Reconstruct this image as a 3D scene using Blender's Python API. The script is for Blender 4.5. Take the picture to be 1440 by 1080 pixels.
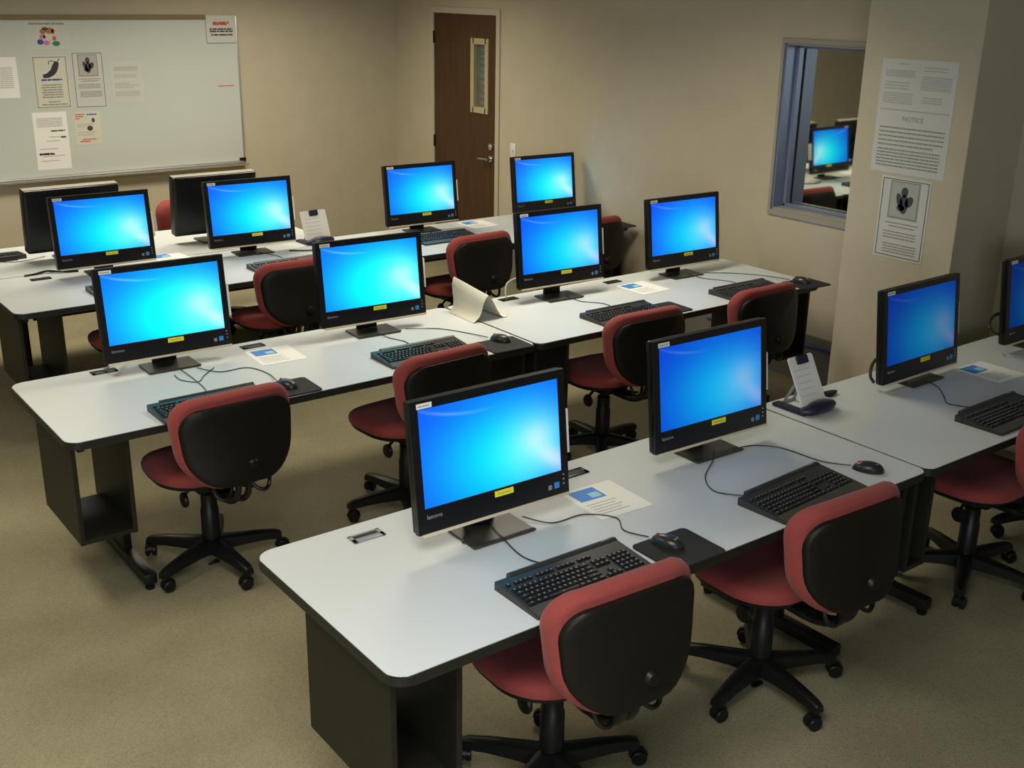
import bpy, bmesh, math, random
from mathutils import Vector, Matrix
random.seed(7)
PI = math.pi
SC = bpy.context.scene
COL = SC.collection
for o in list(bpy.data.objects): bpy.data.objects.remove(o)

# ------------------------------------------------------------------ camera
def add_camera():
    cd = bpy.data.cameras.new('camera'); c = bpy.data.objects.new('camera', cd); COL.objects.link(c)
    r = Vector((0.79835803, -0.60197311, 0.01590041)); u = Vector((0.18761676, 0.27374085, 0.94332703)); f = Vector((0.5722101, 0.75012953, -0.33148346))
    m = Matrix((( r.x, u.x, -f.x, -1.20585), (r.y, u.y, -f.y, -2.03359), (r.z, u.z, -f.z, 2.33830), (0, 0, 0, 1)))
    c.matrix_world = m
    cd.sensor_width = 36.0; cd.lens = 1584.63 / 1440 * 36; cd.clip_start = .05; cd.clip_end = 60
    SC.camera = c
add_camera()

# ------------------------------------------------------------------ world, lights, exposure
W = bpy.data.worlds.new('world'); SC.world = W; W.use_nodes = True
bg = W.node_tree.nodes['Background']; bg.inputs[0].default_value = (.55, .62, .75, 1); bg.inputs[1].default_value = .15
SC.view_settings.view_transform = 'Standard'; SC.view_settings.look = 'None'
SC.view_settings.exposure = 0.42; SC.view_settings.gamma = 1.0; SC.view_settings.use_curve_mapping = False

def area(name, loc, size, power, col, rot=(0, 0, 0), spread=PI):
    l = bpy.data.lights.new(name, 'AREA'); l.shape = 'RECTANGLE'; l.size, l.size_y = size
    l.energy = power; l.color = col; l.spread = spread
    o = bpy.data.objects.new(name, l); COL.objects.link(o); o.location = loc; o.rotation_euler = rot
    return o
WARM = (1.0, .90, .70)
area('ceiling_lamp', (-0.7, -0.9, 2.72), (1.2, 1.2), 34, (1, .96, .86), (0, 0, 0), 2.6)
area('ceiling_lamp', (-0.9, 2.0, 2.72), (.6, 1.2), 19, WARM, (0, 0, 0), 2.6)
area('ceiling_lamp', (.9, 5.4, 2.72), (1.2, .6), 25, WARM, (0, 0, 0), 2.6)
area('ceiling_lamp', (2.7, 5.7, 2.72), (1.2, .6), 26, WARM, (0, 0, 0), 2.6)
area('ceiling_lamp', (2.4, 2.6, 2.72), (1.2, .6), 27, WARM, (0, 0, 0), 2.6)
area('window_daylight', (-2.4, -3.6, 1.7), (2.4, 1.3), 60, (.80, .90, 1.0), (math.radians(80), 0, math.radians(-25)))

# ------------------------------------------------------------------ material helpers
def new_mat(name):
    m = bpy.data.materials.new(name); m.use_nodes = True
    return m, m.node_tree, m.node_tree.nodes['Principled BSDF']
def simple(name, col, rough=.5, metal=0.0, spec=.5, noise=0.0, nscale=200, bump=0.0, bscale=300, coat=0.0, sheen=0.0):
    m, t, b = new_mat(name)
    b.inputs['Base Color'].default_value = (*col, 1); b.inputs['Roughness'].default_value = rough
    b.inputs['Metallic'].default_value = metal; b.inputs['Specular IOR Level'].default_value = spec
    if coat: b.inputs['Coat Weight'].default_value = coat
    if sheen: b.inputs['Sheen Weight'].default_value = sheen; b.inputs['Sheen Roughness'].default_value = .4
    tc = t.nodes.new('ShaderNodeTexCoord')
    if noise:
        n = t.nodes.new('ShaderNodeTexNoise'); n.inputs['Scale'].default_value = nscale; n.inputs['Detail'].default_value = 3
        t.links.new(tc.outputs['Object'], n.inputs['Vector'])
        r = t.nodes.new('ShaderNodeMapRange'); r.inputs[1].default_value = .3; r.inputs[2].default_value = .7; r.inputs[3].default_value = 1 - noise; r.inputs[4].default_value = 1 + noise
        t.links.new(n.outputs['Fac'], r.inputs[0])
        v = t.nodes.new('ShaderNodeVectorMath'); v.operation = 'SCALE'; v.inputs[0].default_value = col
        t.links.new(r.outputs[0], v.inputs['Scale']); t.links.new(v.outputs[0], b.inputs['Base Color'])
    if bump:
        n2 = t.nodes.new('ShaderNodeTexNoise'); n2.inputs['Scale'].default_value = bscale
        t.links.new(tc.outputs['Object'], n2.inputs['Vector'])
        bp = t.nodes.new('ShaderNodeBump'); bp.inputs['Strength'].default_value = bump; bp.inputs['Distance'].default_value = .002
        t.links.new(n2.outputs['Fac'], bp.inputs['Height']); t.links.new(bp.outputs[0], b.inputs['Normal'])
    return m
M = {}
M['wall'] = simple('wall_paint', (.54, .485, .365), .85, noise=.03, nscale=6, bump=.15, bscale=180)
M['ceiling'] = simple('ceiling_tile', (.62, .6, .54), .9, noise=.05, nscale=60)
M['laminate'] = simple('grey_laminate', (.595, .635, .655), .42, noise=.035, nscale=350, spec=.4)
M['edge'] = simple('black_edge_band', (.012, .012, .010), .45)
M['panel'] = simple('black_brown_panel', (.016, .015, .009), .5, spec=.3, noise=.15, nscale=40)
M['black_metal'] = simple('black_metal', (.006, .006, .006), .4)
M['plastic'] = simple('black_plastic', (.007, .007, .007), .4, spec=.3)
M['shell'] = simple('chair_shell_plastic', (.008, .007, .005), .45, spec=.25, bump=.1, bscale=500)
M['bezel'] = simple('monitor_bezel', (.006, .007, .009), .3)
M['base_plate'] = simple('monitor_foot_plate', (.045, .045, .038), .35, metal=.2)
M['red'] = simple('red_fabric', (.27, .043, .038), .85, noise=.18, nscale=350, bump=.5, bscale=900, sheen=.12)
M['chrome'] = simple('chrome', (.7, .7, .7), .2, metal=1)
M['alu'] = simple('aluminium', (.62, .62, .60), .35, metal=.7)
M['silver'] = simple('silver_plastic', (.42, .40, .36), .35, metal=.3)
M['key'] = simple('key_plastic', (.009, .009, .011), .45)
M['kb'] = simple('keyboard_body', (.025, .026, .025), .4)
M['rest'] = simple('wrist_rest', (.055, .055, .047), .35)
M['keyprint'] = simple('key_print', (.35, .36, .37), .5)
M['pad'] = simple('mouse_pad_rubber', (.013, .013, .012), .8)
M['mouse'] = simple('mouse_plastic', (.02, .021, .024), .3)
M['grey'] = simple('grey_plastic', (.25, .26, .27), .35)
M['bright_red'] = simple('red_rubber', (.6, .04, .04), .5)
M['yellow'] = simple('yellow_label', (.90, .86, .02), .5)
M['white'] = simple('white_label', (.8, .8, .78), .5)
M['paper'] = simple('white_paper', (.88, .88, .85), .7)
M['cream_paper'] = simple('cream_paper', (.66, .65, .55), .7)
M['thin_paper'] = simple('grey_white_paper', (.60, .61, .58), .7)
M['ink'] = simple('grey_ink', (.28, .28, .27), .7)
M['ink_dark'] = simple('black_ink', (.06, .06, .07), .7)
M['ink_light'] = simple('pale_ink', (.44, .44, .41), .7)
M['ink_red'] = simple('red_ink', (.62, .12, .09), .7)
M['ink_blue'] = simple('blue_ink', (.03, .06, .35), .7)
M['ink_green'] = simple('green_ink', (.02, .22, .07), .7)
M['ink_pink'] = simple('pink_ink', (.65, .18, .42), .7)
M['ink_orange'] = simple('orange_ink', (.45, .17, .07), .7)
M['ink_purple'] = simple('purple_ink', (.035, .03, .07), .7)
M['photo_blue'] = simple('printed_blue', (.05, .25, .75), .6)
M['photo_cyan'] = simple('printed_cyan', (.35, .65, .85), .6)
M['navy'] = simple('navy_plastic', (.012, .014, .045), .35)
M['frame'] = simple('blue_lit_metal_frame', (.22, .27, .42), .35, metal=.2)  # grey metal, with the blue of reflected light put into its colour
M['trim_face'] = simple('grey_trim_paint', (.36, .34, .30), .5)
M['door_frame'] = simple('tan_door_frame', (.54, .49, .375), .55)
M['board'] = simple('whiteboard_enamel', (.60, .635, .60), .22, coat=.2)
M['cork'] = simple('brown_map_rail', (.24, .18, .10), .7)
M['cream'] = simple('cream_glazing_frame', (.48, .42, .24), .5)
M['trim'] = simple('grey_vinyl_trim', (.20, .195, .18), .6)
M['blue_cable'] = simple('blue_cable', (.03, .06, .4), .4)
M['cable'] = simple('black_cable', (.02, .02, .02), .4)
M['cable_white'] = simple('pale_cable', (.5, .5, .45), .4)
M['lips'] = simple('clear_acrylic_edge', (.62, .55, .42), .25)
M['slat'] = simple('pale_slat', (.42, .46, .42), .5)
M['dark'] = simple('painted_recess_shade', (.01, .012, .01), .6)

def carpet():
    m, t, b = new_mat('tan_loop_carpet')
    tc = t.nodes.new('ShaderNodeTexCoord')
    v = t.nodes.new('ShaderNodeTexVoronoi'); v.inputs['Scale'].default_value = 200
    mp = t.nodes.new('ShaderNodeMapping'); mp.inputs['Rotation'].default_value = (0, 0, .4); mp.inputs['Scale'].default_value = (1, 1.25, 1)
    t.links.new(tc.outputs['Object'], mp.inputs[0]); t.links.new(mp.outputs[0], v.inputs['Vector'])
    n = t.nodes.new('ShaderNodeTexNoise'); n.inputs['Scale'].default_value = 2.2; n.inputs['Detail'].default_value = 4
    t.links.new(tc.outputs['Object'], n.inputs['Vector'])
    n3 = t.nodes.new('ShaderNodeTexNoise'); n3.inputs['Scale'].default_value = 55; n3.inputs['Detail'].default_value = 2
    t.links.new(tc.outputs['Object'], n3.inputs['Vector'])
    cr = t.nodes.new('ShaderNodeValToRGB')
    cr.color_ramp.elements[0].position = .0; cr.color_ramp.elements[0].color = (.355, .322, .215, 1)
    cr.color_ramp.elements[1].position = .9; cr.color_ramp.elements[1].color = (.235, .212, .132, 1)
    t.links.new(v.outputs['Distance'], cr.inputs[0])
    mx = t.nodes.new('ShaderNodeMix'); mx.data_type = 'RGBA'; mx.blend_type = 'MULTIPLY'; mx.inputs[0].default_value = 1
    r = t.nodes.new('ShaderNodeMapRange'); r.inputs[1].default_value = .3; r.inputs[2].default_value = .7; r.inputs[3].default_value = .86; r.inputs[4].default_value = 1.1
    t.links.new(n.outputs['Fac'], r.inputs[0])
    r3 = t.nodes.new('ShaderNodeMapRange'); r3.inputs[1].default_value = .3; r3.inputs[2].default_value = .7; r3.inputs[3].default_value = .95; r3.inputs[4].default_value = 1.05
    t.links.new(n3.outputs['Fac'], r3.inputs[0])
    mm = t.nodes.new('ShaderNodeMath'); mm.operation = 'MULTIPLY'; t.links.new(r.outputs[0], mm.inputs[0]); t.links.new(r3.outputs[0], mm.inputs[1])
    t.links.new(cr.outputs[0], mx.inputs[6]); t.links.new(mm.outputs[0], mx.inputs[7]); t.links.new(mx.outputs[2], b.inputs['Base Color'])
    b.inputs['Roughness'].default_value = .95; b.inputs['Specular IOR Level'].default_value = .1
    bp = t.nodes.new('ShaderNodeBump'); bp.inputs['Strength'].default_value = .6; bp.inputs['Distance'].default_value = .004; bp.invert = True
    t.links.new(v.outputs['Distance'], bp.inputs['Height']); t.links.new(bp.outputs[0], b.inputs['Normal'])
    return m
M['carpet'] = carpet()

def wood():
    m, t, b = new_mat('dark_door_veneer')
    tc = t.nodes.new('ShaderNodeTexCoord'); mp = t.nodes.new('ShaderNodeMapping'); mp.inputs['Scale'].default_value = (30, 30, 1.2)
    n = t.nodes.new('ShaderNodeTexNoise'); n.inputs['Scale'].default_value = 1.6; n.inputs['Detail'].default_value = 6; n.inputs['Distortion'].default_value = .6
    cr = t.nodes.new('ShaderNodeValToRGB'); cr.color_ramp.elements[0].position = .3; cr.color_ramp.elements[0].color = (.046, .018, .005, 1)
    cr.color_ramp.elements[1].position = .75; cr.color_ramp.elements[1].color = (.098, .042, .012, 1)
    t.links.new(tc.outputs['Object'], mp.inputs[0]); t.links.new(mp.outputs[0], n.inputs['Vector']); t.links.new(n.outputs['Fac'], cr.inputs[0]); t.links.new(cr.outputs[0], b.inputs['Base Color'])
    b.inputs['Roughness'].default_value = .5
    return m
M['wood'] = wood()

def window_glass():
    m, t, b = new_mat('one_way_glass')
    b.inputs['Base Color'].default_value = (.66, .68, .58, 1); b.inputs['Metallic'].default_value = 1; b.inputs['Roughness'].default_value = .03
    return m
M['glass'] = window_glass()
def pane_glass():
    m, t, b = new_mat('door_glass')
    b.inputs['Base Color'].default_value = (.6, .66, .6, 1); b.inputs['Roughness'].default_value = .05; b.inputs['Transmission Weight'].default_value = .85
    return m
M['pane'] = pane_glass()

def screen_mat():
    m = bpy.data.materials.new('glowing_blue_desktop'); m.use_nodes = True; t = m.node_tree; N = t.nodes; L = t.links
    N.clear(); out = N.new('ShaderNodeOutputMaterial'); em = N.new('ShaderNodeEmission')
    gl = N.new('ShaderNodeBsdfGlossy'); gl.inputs['Roughness'].default_value = .25; gl.inputs['Color'].default_value = (.03, .03, .03, 1)
    ad = N.new('ShaderNodeAddShader'); L.new(em.outputs[0], ad.inputs[0]); L.new(gl.outputs[0], ad.inputs[1]); L.new(ad.outputs[0], out.inputs[0])
    tc = N.new('ShaderNodeTexCoord'); sp = N.new('ShaderNodeSeparateXYZ'); L.new(tc.outputs['Generated'], sp.inputs[0])
    def math_(op, a, b=None, clamp=False):
        n = N.new('ShaderNodeMath'); n.operation = op; n.use_clamp = clamp
        for i, v in enumerate((a, b)):
            if v is None: continue
            if isinstance(v, (int, float)): n.inputs[i].default_value = v
            else: L.new(v, n.inputs[i])
        return n.outputs[0]
    u, v = sp.outputs['X'], sp.outputs['Z']
    def blob(cx, cy, sx, sy):
        a = math_('POWER', math_('DIVIDE', math_('SUBTRACT', u, cx), sx), 2); b_ = math_('POWER', math_('DIVIDE', math_('SUBTRACT', v, cy), sy), 2)
        return math_('POWER', 2.718, math_('MULTIPLY', math_('ADD', a, b_), -1))
    def mixc(f, c1, c2):
        n = N.new('ShaderNodeMix'); n.data_type = 'RGBA'; L.new(f, n.inputs[0])
        if isinstance(c1, tuple): n.inputs[6].default_value = (*c1, 1)
        else: L.new(c1, n.inputs[6])
        n.inputs[7].default_value = (*c2, 1); return n.outputs[2]
    c = mixc(blob(.62, .33, .45, .52), (.004, .09, .78), (.0, .80, 1.0))
    c = mixc(math_('MULTIPLY', blob(.82, .36, .20, .30), .5), c, (.30, 1.0, 1.0))
    # pale rays towards the lower right corner
    d = math_('SUBTRACT', math_('ADD', u, math_('MULTIPLY', v, .75)), 1.08)
    ray = math_('MULTIPLY', math_('POWER', 2.718, math_('MULTIPLY', math_('POWER', math_('DIVIDE', d, .10), 2), -1)), math_('MULTIPLY', blob(.92, .12, .16, .25), .42))
    c = mixc(ray, c, (.9, .95, 1.0))
    # thin arc at the upper left
    rr = math_('SQRT', math_('ADD', math_('POWER', math_('SUBTRACT', u, .44), 2), math_('POWER', math_('SUBTRACT', v, 1.62), 2)))
    arc = math_('POWER', 2.718, math_('MULTIPLY', math_('POWER', math_('DIVIDE', math_('SUBTRACT', rr, .765), .014), 2), -1))
    arc = math_('MULTIPLY', arc, math_('MULTIPLY', blob(.2, .87, .2, .2), .22))
    c = mixc(arc, c, (.3, .8, 1.0))
    # small reddish glow of the logo
    c = mixc(math_('MULTIPLY', blob(.82, .44, .10, .13), .30), c, (.75, .80, .75))
    oi = N.new('ShaderNodeObjectInfo'); mu = N.new('ShaderNodeMix'); mu.data_type = 'RGBA'; mu.blend_type = 'MULTIPLY'; mu.inputs[0].default_value = 1
    L.new(c, mu.inputs[6]); L.new(oi.outputs['Color'], mu.inputs[7]); L.new(mu.outputs[2], em.inputs[0]); em.inputs[1].default_value = 1.0
    return m
M['screen'] = screen_mat()

# ------------------------------------------------------------------ mesh helpers
def obj(name, bm, mat, parent=None, loc=(0, 0, 0), rot=(0, 0, 0), smooth=40):
    me = bpy.data.meshes.new(name)
    bmesh.ops.recalc_face_normals(bm, faces=bm.faces[:])
    bm.to_mesh(me); bm.free()
    me.materials.append(M[mat] if isinstance(mat, str) else mat)
    if smooth:
        me.polygons.foreach_set('use_smooth', [True] * len(me.polygons)); me.set_sharp_from_angle(angle=math.radians(smooth))
    o = bpy.data.objects.new(name, me); COL.objects.link(o); o.location = loc; o.rotation_euler = rot
    if parent: o.parent = parent
    return o
def B(): return bmesh.new()
def box(bm, x0, x1, y0, y1, z0, z1, bev=0.0, mat=None):
    v = [bm.verts.new(Vector(p)) for p in ((x0, y0, z0), (x1, y0, z0), (x1, y1, z0), (x0, y1, z0), (x0, y0, z1), (x1, y0, z1), (x1, y1, z1), (x0, y1, z1))]
    if mat is not None:
        for q in v: q.co = mat @ q.co
    fs = [bm.faces.new([v[i] for i in f]) for f in ((0, 3, 2, 1), (4, 5, 6, 7), (0, 1, 5, 4), (1, 2, 6, 5), (2, 3, 7, 6), (3, 0, 4, 7))]
    if bev:
        es = list({e for f in fs for e in f.edges}); bmesh.ops.bevel(bm, geom=es, offset=bev, segments=2, affect='EDGES', profile=.5)
    return bm
def rr(w, h, r, n=6):
    """rounded rectangle outline; r may be (bl, br, tr, tl)"""
    if not isinstance(r, (tuple, list)): r = (r,) * 4
    P = []
    for (sx, sy, a0, q) in ((-1, -1, PI, r[0]), (1, -1, 1.5 * PI, r[1]), (1, 1, 0, r[2]), (-1, 1, .5 * PI, r[3])):
        cx, cy = sx * (w / 2 - q), sy * (h / 2 - q)
        for i in range(n + 1):
            a = a0 + i / n * PI / 2; P.append((cx + q * math.cos(a), cy + q * math.sin(a)))
    return P
def prism(bm, pts, a0, a1, axis='z', bev=0.0):
    def mk(p, a): return {'z': (p[0], p[1], a), 'y': (p[0], a, p[1]), 'x': (a, p[0], p[1])}[axis]
    lo = [bm.verts.new(mk(p, a0)) for p in pts]; hi = [bm.verts.new(mk(p, a1)) for p in pts]
    n = len(pts); fs = [bm.faces.new(lo), bm.faces.new(hi)]
    for i in range(n): fs.append(bm.faces.new((lo[i], lo[(i + 1) % n], hi[(i + 1) % n], hi[i])))
    if bev:
        es = [e for e in fs[0].edges] + [e for e in fs[1].edges]; bmesh.ops.bevel(bm, geom=es, offset=bev, segments=2, affect='EDGES')
    return bm
def layers(bm, w, h, r, L, axis='y', bend=None, n=6, flare=0):
    """stack of rounded outlines; L = [(depth, inset, scale)]"""
    prev = None
    for (d, ins, s) in L:
        rad = [max(.004, q - ins) for q in (r if isinstance(r, (tuple, list)) else (r,) * 4)]
        pts = rr(w - 2 * ins, h - 2 * ins, rad, n); ring = []
        for (a, b) in pts:
            a, b = a * s * (1 + flare * b / (h / 2)), b * s; dd = d + (bend(a, b) if bend else 0)
            ring.append(bm.verts.new({'z': (a, b, dd), 'y': (a, dd, b)}[axis]))
        if prev:
            for i in range(len(ring)): bm.faces.new((prev[i], prev[(i + 1) % len(ring)], ring[(i + 1) % len(ring)], ring[i]))
        else: bm.faces.new(ring)
        prev = ring
    bm.faces.new(prev); return bm
def tube(bm, pts, r, n=8, taper=None, cap=True):
    pts = [Vector(p) for p in pts]; prev = None; up = Vector((0, 0, 1))
    for i, p in enumerate(pts):
        t = (pts[min(i + 1, len(pts) - 1)] - pts[max(i - 1, 0)]).normalized()
        a = t.cross(up)
        if a.length < .05: a = t.cross(Vector((0, 1, 0)))
        a.normalize(); b = t.cross(a).normalized(); q = r if taper is None else taper[i]
        ring = [bm.verts.new(p + a * math.cos(2 * PI * k / n) * q + b * math.sin(2 * PI * k / n) * q) for k in range(n)]
        if prev:
            for k in range(n): bm.faces.new((prev[k], prev[(k + 1) % n], ring[(k + 1) % n], ring[k]))
        elif cap: bm.faces.new(ring)
        prev = ring
    if cap: bm.faces.new(prev)
    return bm
def lathe(bm, prof, c=(0, 0, 0), n=20, axis='z'):
    prev = None
    for (r, z) in prof:
        ring = []
        for k in range(n):
            a = 2 * PI * k / n; x, y = r * math.cos(a), r * math.sin(a)
            p = {'z': (x, y, z), 'y': (x, z, y), 'x': (z, x, y)}[axis]
            ring.append(bm.verts.new((c[0] + p[0], c[1] + p[1], c[2] + p[2])))
        if prev:
            for k in range(n): bm.faces.new((prev[k], prev[(k + 1) % n], ring[(k + 1) % n], ring[k]))
        else: bm.faces.new(ring)
        prev = ring
    bm.faces.new(prev); return bm
def smooth_path(P, k=6):
    P = [Vector(p) for p in P]; out = []
    for i in range(len(P) - 1):
        a, b, c, d = P[max(i - 1, 0)], P[i], P[i + 1], P[min(i + 2, len(P) - 1)]
        for j in range(k):
            t = j / k; out.append(.5 * ((2 * b) + (c - a) * t + (2 * a - 5 * b + 4 * c - d) * t * t + (3 * b - 3 * c + d - a) * t ** 3))
    out.append(P[-1]); return out
def text_bm(s, size, xz=True, depth=.0004, align='LEFT'):
    cu = bpy.data.curves.new('t', 'FONT'); cu.body = s; cu.size = size; cu.extrude = depth; cu.align_x = align; cu.align_y = 'CENTER'; cu.resolution_u = 3
    o = bpy.data.objects.new('t', cu); COL.objects.link(o); dg = bpy.context.evaluated_depsgraph_get()
    me = bpy.data.meshes.new_from_object(o.evaluated_get(dg)); bm = bmesh.new(); bm.from_mesh(me)
    bpy.data.objects.remove(o); bpy.data.meshes.remove(me); bpy.data.curves.remove(cu)
    if xz: bmesh.ops.rotate(bm, verts=bm.verts[:], matrix=Matrix.Rotation(PI / 2, 3, 'X'))
    return bm
def thing(name, label, cat, loc=(0, 0, 0), rz=0.0, group=None):
    o = bpy.data.objects.new(name, None); COL.objects.link(o); o.empty_display_size = .1
    o.location = loc; o.rotation_euler = (0, 0, rz); return tag(o, label, cat, group)
def tag(o, label, cat, group=None, kind=None):
    o['label'] = label; o['category'] = cat
    if group: o['group'] = group
    if kind: o['kind'] = kind
    return o
def struct(name, bm, mat, parent=None, smooth=0, **k):
    o = obj(name, bm, mat, parent, smooth=smooth, **k)
    if not parent: o['kind'] = 'structure'
    return o
def dup(root, loc=None, rz=None, label=None, group=None):
    r = root.copy(); COL.objects.link(r)
    if loc is not None: r.location = loc
    if rz is not None: r.rotation_euler = (0, 0, rz)
    if label: r['label'] = label
    if group: r['group'] = group
    for ch in list(root.children):
        c = ch.copy(); COL.objects.link(c); c.parent = r
        for g in list(ch.children):
            d = g.copy(); COL.objects.link(d); d.parent = c
    return r
def kids(o, nm): return [c for c in o.children if c.name.split('.')[0] == nm]

H = .737
XW, YW = 4.406, 7.171
XL, YF, ZC = -3.6, -4.2, 2.76
R1, R2, R3 = 0.0, 1.971, 3.849
D = .809

# ------------------------------------------------------------------ the room
b = B(); box(b, XL - .2, XW + .2, YF - .2, YW + .2, -.1, 0); struct('floor', b, 'carpet')
b = B(); box(b, XL - .2, XW + .2, YF - .2, YW + .2, ZC, ZC + .1); struct('ceiling', b, 'ceiling')
b = B(); box(b, XL - .2, XW + .2, YW, YW + .2, 0, ZC); struct('wall_back', b, 'wall')
b = B(); box(b, XL - .2, XL, YF, YW, 0, ZC); struct('wall_left', b, 'wall')
b = B(); box(b, XL - .2, XW + .2, YF - .2, YF, 0, ZC); struct('wall_front', b, 'wall')
# right wall with the openings of the door and the window
DY0, DY1, DZ = 5.598, 6.514, 2.13
WY0, WY1, WZ0, WZ1 = 2.02, 2.645, 1.045, 2.052
b = B()
def wb(y0, y1, z0, z1): box(b, XW, XW + .2, y0, y1, z0, z1)
wb(YF, WY0, 0, ZC); wb(WY0, WY1, 0, WZ0); wb(WY0, WY1, WZ1, ZC); wb(WY1, DY0, 0, ZC); wb(DY0, DY1, DZ, ZC); wb(DY1, YW, 0, ZC)
struct('wall_right', b, 'wall')
b = B(); box(b, 3.93, XW, 1.066, 1.725, 0, ZC, .004); struct('wall_pillar', b, 'wall')
b = B(); box(b, XW - .012, XW, 1.725, DY0 - .06, 0, .31, .002); struct('trim_1', b, 'trim')
b = B(); box(b, XL, XW, YW - .012, YW, 0, .10, .002); struct('baseboard_back', b, 'trim')
b = B(); box(b, XL, XL + .012, YF, YW, 0, .10, .002); struct('baseboard_left', b, 'trim')
b = B(); box(b, 3.918, 3.93, 1.066, 1.725, 0, .10, .001); struct('baseboard_pillar', b, 'trim')

# window: deep jamb with reflected blue light painted in, glass at the far side acts as a mirror
win = thing('window_1', '', 'x'); del win['label']; del win['category']; win['kind'] = 'structure'; win.location = (XW, 0, 0)
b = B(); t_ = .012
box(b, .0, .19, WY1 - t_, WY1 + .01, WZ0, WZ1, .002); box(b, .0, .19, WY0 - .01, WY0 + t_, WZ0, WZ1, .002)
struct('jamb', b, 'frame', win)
b = B(); box(b, .0, .19, WY0, WY1, WZ0 - .01, WZ0 + t_, .002); box(b, .0, .19, WY0, WY1, WZ1 - t_, WZ1 + .01, .002)
for q in ((WY1, WY1 + .022, WZ0 - .035, WZ1 + .03), (WY0 - .022, WY0, WZ0 - .035, WZ1 + .03), (WY0, WY1, WZ0 - .035, WZ0), (WY0, WY1, WZ1, WZ1 + .03)): box(b, -.012, .0, q[0], q[1], q[2], q[3], .002)
struct('window_frame', b, 'trim_face', win)
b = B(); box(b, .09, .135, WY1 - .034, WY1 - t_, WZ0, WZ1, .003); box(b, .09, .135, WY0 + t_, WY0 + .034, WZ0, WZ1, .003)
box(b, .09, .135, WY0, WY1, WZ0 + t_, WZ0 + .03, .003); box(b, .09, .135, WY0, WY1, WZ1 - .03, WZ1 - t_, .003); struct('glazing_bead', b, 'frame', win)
b = B(); box(b, .145, .151, WY0, WY1, WZ0, WZ1); struct('glass_pane', b, 'glass', win)

# door
dr = thing('door_1', '', 'x'); del dr['label']; del dr['category']; dr['kind'] = 'structure'; dr.location = (XW, 0, 0)
LY0, LY1, LZ0, LZ1 = 5.735, 5.925, 1.375, 1.915
b = B()
for (y0, y1, z0, z1) in ((DY0 + .004, LY0, .01, DZ - .004), (LY1, DY1 - .004, .01, DZ - .004), (LY0, LY1, .01, LZ0), (LY0, LY1, LZ1, DZ - .004)): box(b, .0, .045, y0, y1, z0, z1)
struct('door_leaf', b, 'wood', dr)
b = B()
for (y0, y1, z0, z1) in ((LY0 - .03, LY0 + .018, LZ0 - .03, LZ1 + .03), (LY1 - .018, LY1 + .03, LZ0 - .03, LZ1 + .03), (LY0, LY1, LZ0 - .03, LZ0 + .018), (LY0, LY1, LZ1 - .018, LZ1 + .03)): box(b, -.012, .055, y0, y1, z0, z1, .002)
struct('glazing_frame', b, 'cream', dr)
b = B(); box(b, .02, .026, LY0, LY1, LZ0, LZ1); struct('glass_pane', b, 'pane', dr)
b = B()
for i in range(9):
    z = LZ0 + .03 + i * .055
    box(b, .075, .080, LY0 - .04, LY1 + .04, z, z + (.030 if i < 7 else .012))
struct('blind_slats', b, 'slat', dr)
b = B(); box(b, .085, .09, LY0 - .06, LY1 + .06, LZ0 - .06, LZ1 + .06); struct('painted_dark_backing', b, 'dark', dr)  # black sheet stands in for the dark space behind the glass
b = B()
for z in (1.05, 1.93): tube(b, [(-.008, DY1 - .002, z - .05), (-.008, DY1 - .002, z + .05)], .009)
struct('hinge', b, 'black_metal', dr, smooth=40)
lv = B(); lathe(lv, [(.026, -.0), (.026, -.012), (.012, -.014), (.012, -.05)], (0, DY0 + .065, .985), axis='x'); tube(lv, smooth_path([(-.045, DY0 + .065, .985), (-.052, DY0 + .10, .985), (-.05, DY0 + .18, .98)]), .010)
struct('door_handle', lv, 'chrome', dr, smooth=40)
b = B(); lathe(b, [(.026, 0), (.026, -.014), (.014, -.016), (.014, -.02)], (0, DY0 + .065, 1.085), axis='x'); struct('deadbolt', b, 'chrome', dr, smooth=40)
b = B(); f = .05
box(b, -.014, .10, DY1, DY1 + f, 0, DZ + f, .003); box(b, -.014, .10, DY0 - f, DY0, 0, DZ + f, .003); box(b, -.014, .10, DY0, DY1, DZ, DZ + f, .003)
struct('door_frame', b, 'door_frame', dr)

b = B(); box(b, -.006, 0, -.036, .036, -.058, .058, .002)
t = thing('light_switch', 'white wall switch plate just right of the brown door', 'light switch', (XW, 5.358, 1.09)); obj('plate', b, 'white', t)
b = B(); box(b, -.014, -.006, -.005, .005, -.012, .012, .001); obj('toggle', b, 'white', t)

# ------------------------------------------------------------------ whiteboard and papers
wbd = thing('whiteboard', 'wide whiteboard with papers taped to it on the back wall', 'whiteboard', (1.65, YW, 0))
b = B(); box(b, -1.21, 1.21, -.02, 0, .905, 2.07); obj('writing_surface', b, 'board', wbd)
b = B(); box(b, -1.225, -1.208, -.026, 0, .89, 2.085, .002); box(b, 1.208, 1.225, -.026, 0, .89, 2.085, .002); box(b, -1.225, 1.225, -.026, 0, .885, .907, .002)
obj('frame', b, 'alu', wbd)
b = B(); box(b, -1.225, .95, -.034, 0, 2.06, 2.095, .002); obj('map_rail', b, 'cork', wbd)
b = B(); prism(b, [(-.09, .872), (-.095, .885), (-.088, .880), (-.02, .880), (0, .892), (0, .862), (-.02, .866)], -1.225, 1.225, 'x'); obj('pen_tray', b, 'alu', wbd)
b = B(); box(b, 1.17, 1.225, -.036, -.02, .905, .93, .003); obj('corner_clip', b, 'plastic', wbd)

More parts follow.
